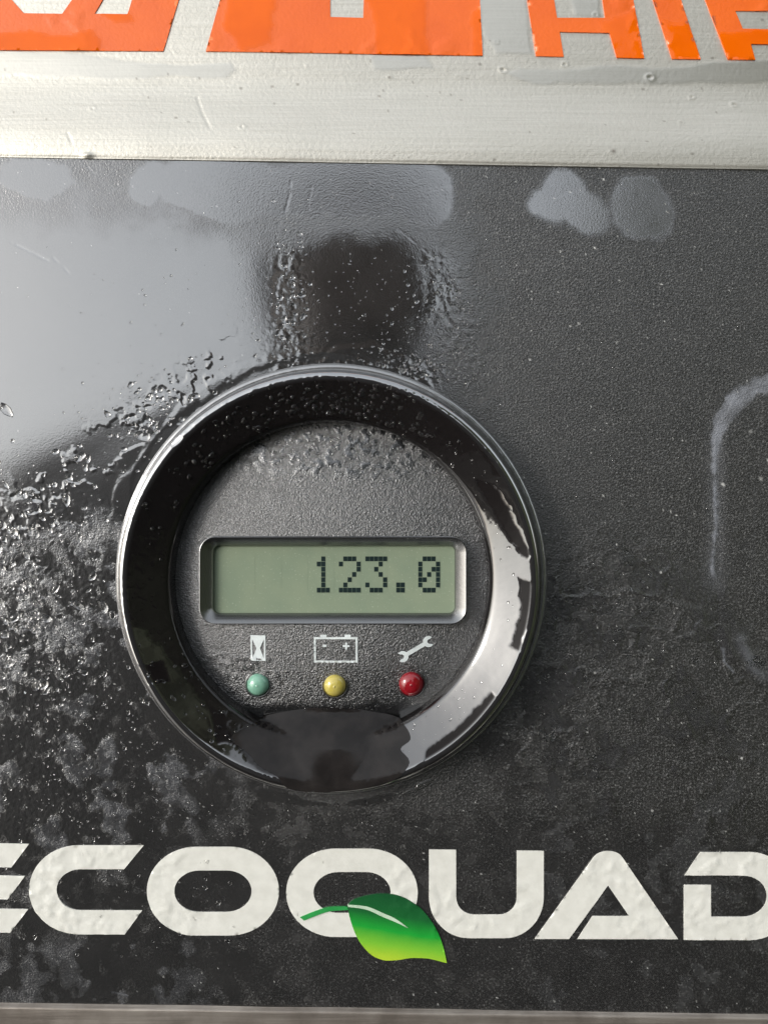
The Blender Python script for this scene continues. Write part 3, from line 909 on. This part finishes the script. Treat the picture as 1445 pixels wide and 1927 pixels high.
spec = []
for n_, cx, cy, sx, sy, rmx in ((260, 640, 845, 95, 22, 4.0), (120, 470, 1255, 34, 10, 4), (60, 620, 1330, 90, 6, 3.5), (140, 620, 1180, 160, 90, 1.8)):
    for _ in range(n_):
        x = random.gauss(cx, sx); y = random.gauss(cy, sy)
        if math.hypot(x - GX, y - GY) > 282 or (370 < x < 886 and 998 < y < 1182): continue
        if any(math.hypot(x - a, y - b_) < 32 for a, b_ in ((484, 1288), (630, 1288), (772, 1287))): continue
        rr = .8 + (rmx - .8) * random.random() ** 2.5
        spec.append((x, y, rr, random.uniform(1, 2.0), random.uniform(0, 3.1), .5))
drops('face_drops', spec, face_h, 'fine water beads clustered on the grained face above the display')

# ------------------------------------------------------------------ what the wet surfaces mirror: the photographer and added dark shapes that deepen the reflections
def photographer():
    J = [(-.03, -.66, .95, .15, .11), (-.03, -.66, 1.12, .155, .115), (-.03, -.64, 1.30, .175, .12), (-.03, -.61, 1.44, .13, .09), (-.03, -.575, 1.52, .055, .055),
         (-.03, -.535, 1.585, .062, .07), (-.035, -.51, 1.68, .112, .12), (-.035, -.525, 1.765, .095, .10)]
    E = [(k, k + 1) for k in range(7)]
    def chain(root, pts):
        p = root
        for q in pts:
            J.append(q); E.append((p, len(J) - 1)); p = len(J) - 1
        return p
    for s in (-1, 1):
        x0 = -.03
        w_ = chain(3, [(x0 + s * .19, -.62, 1.43, .07, .07), (x0 + s * .27, -.64, 1.18, .05, .05), (x0 + s * .28, -.60, .94, .038, .038), (x0 + s * .28, -.585, .87, .034, .022)])
        for k, dx in enumerate((-.027, -.009, .009, .027)):
            f = (.04, .045, .043, .035)[k]
            chain(w_, [(x0 + s * .28, -.58 + dx, .81, .010, .010), (x0 + s * .275, -.58 + dx, .81 - f, .009, .009), (x0 + s * .262, -.58 + dx, .81 - f * 1.6, .008, .008)])
        chain(w_, [(x0 + s * .265, -.545, .85, .011, .011), (x0 + s * .255, -.535, .81, .009, .009)])
        chain(0, [(x0 + s * .10, -.66, .87, .095, .10), (x0 + s * .11, -.64, .50, .06, .065), (x0 + s * .11, -.68, .10, .045, .05), (x0 + s * .12, -.58, .04, .04, .035)])
    me = bpy.data.meshes.new('person')
    me.from_pydata([j[:3] for j in J], E, [])
    o = bpy.data.objects.new('person', me); COL.objects.link(o)
    sk = o.modifiers.new('skin', 'SKIN')
    for k, v in enumerate(me.skin_vertices[0].data):
        v.radius = J[k][3:]; v.use_root = (k == 0)
    ss = o.modifiers.new('sub', 'SUBSURF'); ss.levels = 1; ss.render_levels = 1
    mm = Mat('jacket_and_skin')
    sep = mm.t.nodes.new('ShaderNodeSeparateXYZ'); mm.t.links.new(mm.tc.outputs['Object'], sep.inputs[0])
    up = mm.rng(sep.outputs['Z'], 1.52, 1.54, 0, 1)
    hnd = mm.rng(sep.outputs['Z'], .90, .89, 0, 0)
    mm.put('Base Color', mm.mix(mm.math('MAXIMUM', up, hnd), (.012, .011, .011), (.07, .046, .038))).put('Roughness', .7)
    me.materials.append(mm.m)
    tag(o, 'photographer standing before the panel, seen only as a dark reflection, with an added dark cape', 'person')
    # dark cape added over the shoulders to shut out mirrored sky
    pr = [(.085, .085, 1.565), (.16, .12, 1.53), (.26, .15, 1.475), (.33, .18, 1.43), (.40, .20, 1.36), (.43, .21, 1.26), (.43, .22, 1.10), (.42, .23, .90), (.42, .24, .62)]
    V = []; F = []; n = 96
    for k, (a, b_, z) in enumerate(pr):
        for q in range(n):
            t = 2 * math.pi * q / n
            fold = 1 + .05 * k / 8 * math.sin(9 * t + 1.3) + .03 * k / 8 * math.sin(17 * t)
            V.append((-.03 + a * math.cos(t) * fold, -.60 + b_ * math.sin(t) * fold, z + .012 * k / 8 * math.sin(5 * t)))
    for k in range(len(pr) - 1):
        F += [(k * n + q, (k + 1) * n + q, (k + 1) * n + (q + 1) % n, k * n + (q + 1) % n) for q in range(n)]
    pm = bpy.data.meshes.new('added_cape'); pm.from_pydata(V, [], F)
    for p_ in pm.polygons: p_.use_smooth = True
    po = bpy.data.objects.new('added_cape', pm); COL.objects.link(po); po.parent = o
    po.modifiers.new('thickness', 'SOLIDIFY').thickness = .003
    pm.materials.append(simple('added_cape_cloth', (.013, .0115, .0115), .6))
    # short dark hair
    V = []; F = []
    for a in range(9):
        ph = math.pi / 2 * (a / 8) * 1.15
        for q in range(24):
            t = 2 * math.pi * q / 24
            front = .5 + .5 * math.sin(t)
            p_ = ph * (1 - .38 * front)
            V.append((-.035 + .128 * math.sin(p_) * math.cos(t), -.53 + .135 * math.sin(p_) * math.sin(t), 1.69 + .13 * math.cos(p_)))
    for a in range(8):
        F += [(a * 24 + q, (a + 1) * 24 + q, (a + 1) * 24 + (q + 1) % 24, a * 24 + (q + 1) % 24) for q in range(24)]
    hm = bpy.data.meshes.new('hair'); hm.from_pydata(V, [], F)
    h_ = bpy.data.objects.new('hair', hm); COL.objects.link(h_); h_.parent = o
    hm.materials.append(simple('dark_hair', (.012, .009, .007), .6))
photographer()

def hedge_stand_in():
    xs = np.linspace(0, 1, 90); hs = np.linspace(0, 1, 90)
    U, W_ = np.meshgrid(xs, hs)
    # unseen dark green mass added at the right to darken the reflections
    a = U.ravel(); b = W_.ravel()
    n = fbm(a * 400, b * 400, 60, 5, 130)
    x = .58 + .30 * a + .30 * n; y = -2.6 + 2.5 * a; z = 3.3 * b
    V = np.stack([x, y, z], 1)
    back = V.copy(); back[:, 0] += 1.0
    i = np.arange(8100).reshape(90, 90)
    F = np.stack([i[:-1, :-1], i[1:, :-1], i[1:, 1:], i[:-1, 1:]], -1).reshape(-1, 4)
    F = np.vstack([F, F[:, ::-1] + 8100])
    rim = np.concatenate([i[0], i[1:, -1], i[-1, ::-1][1:], i[::-1, 0][1:]])
    F = np.vstack([F, np.stack([rim[:-1], rim[1:], rim[1:] + 8100, rim[:-1] + 8100], -1)])
    me = bpy.data.meshes.new('hedge_stand_in')
    me.from_pydata(np.vstack([V, back]).tolist(), [], F.tolist())
    o = bpy.data.objects.new('hedge_stand_in', me); COL.objects.link(o)
    mm = Mat('stand_in_leaves')
    nz = mm.t.nodes.new('ShaderNodeTexNoise'); nz.inputs['Scale'].default_value = 30; nz.inputs['Detail'].default_value = 6
    mm.put('Base Color', mm.mix(nz.outputs['Fac'], (.02, .03, .012), (.07, .085, .04))).put('Roughness', .8)
    me.materials.append(mm.m)
    tag(o, 'tall dark green mass out of view to the right, added as a stand-in for a dark reflection', 'hedge_stand_in')
hedge_stand_in()

# ground they stand on
g = bpy.data.meshes.new('ground')
g.from_pydata([(-60, -60, 0), (60, -60, 0), (60, 60, 0), (-60, 60, 0)], [], [(0, 1, 2, 3)])
go = bpy.data.objects.new('ground', g); COL.objects.link(go)
mm = Mat('wet_asphalt')
nz = mm.t.nodes.new('ShaderNodeTexNoise'); nz.inputs['Scale'].default_value = 8; nz.inputs['Detail'].default_value = 8
mm.put('Base Color', mm.mix(nz.outputs['Fac'], (.035, .034, .033), (.06, .058, .055))).put('Roughness', .6)
g.materials.append(mm.m)
tag(go, None, None, None, 'structure')
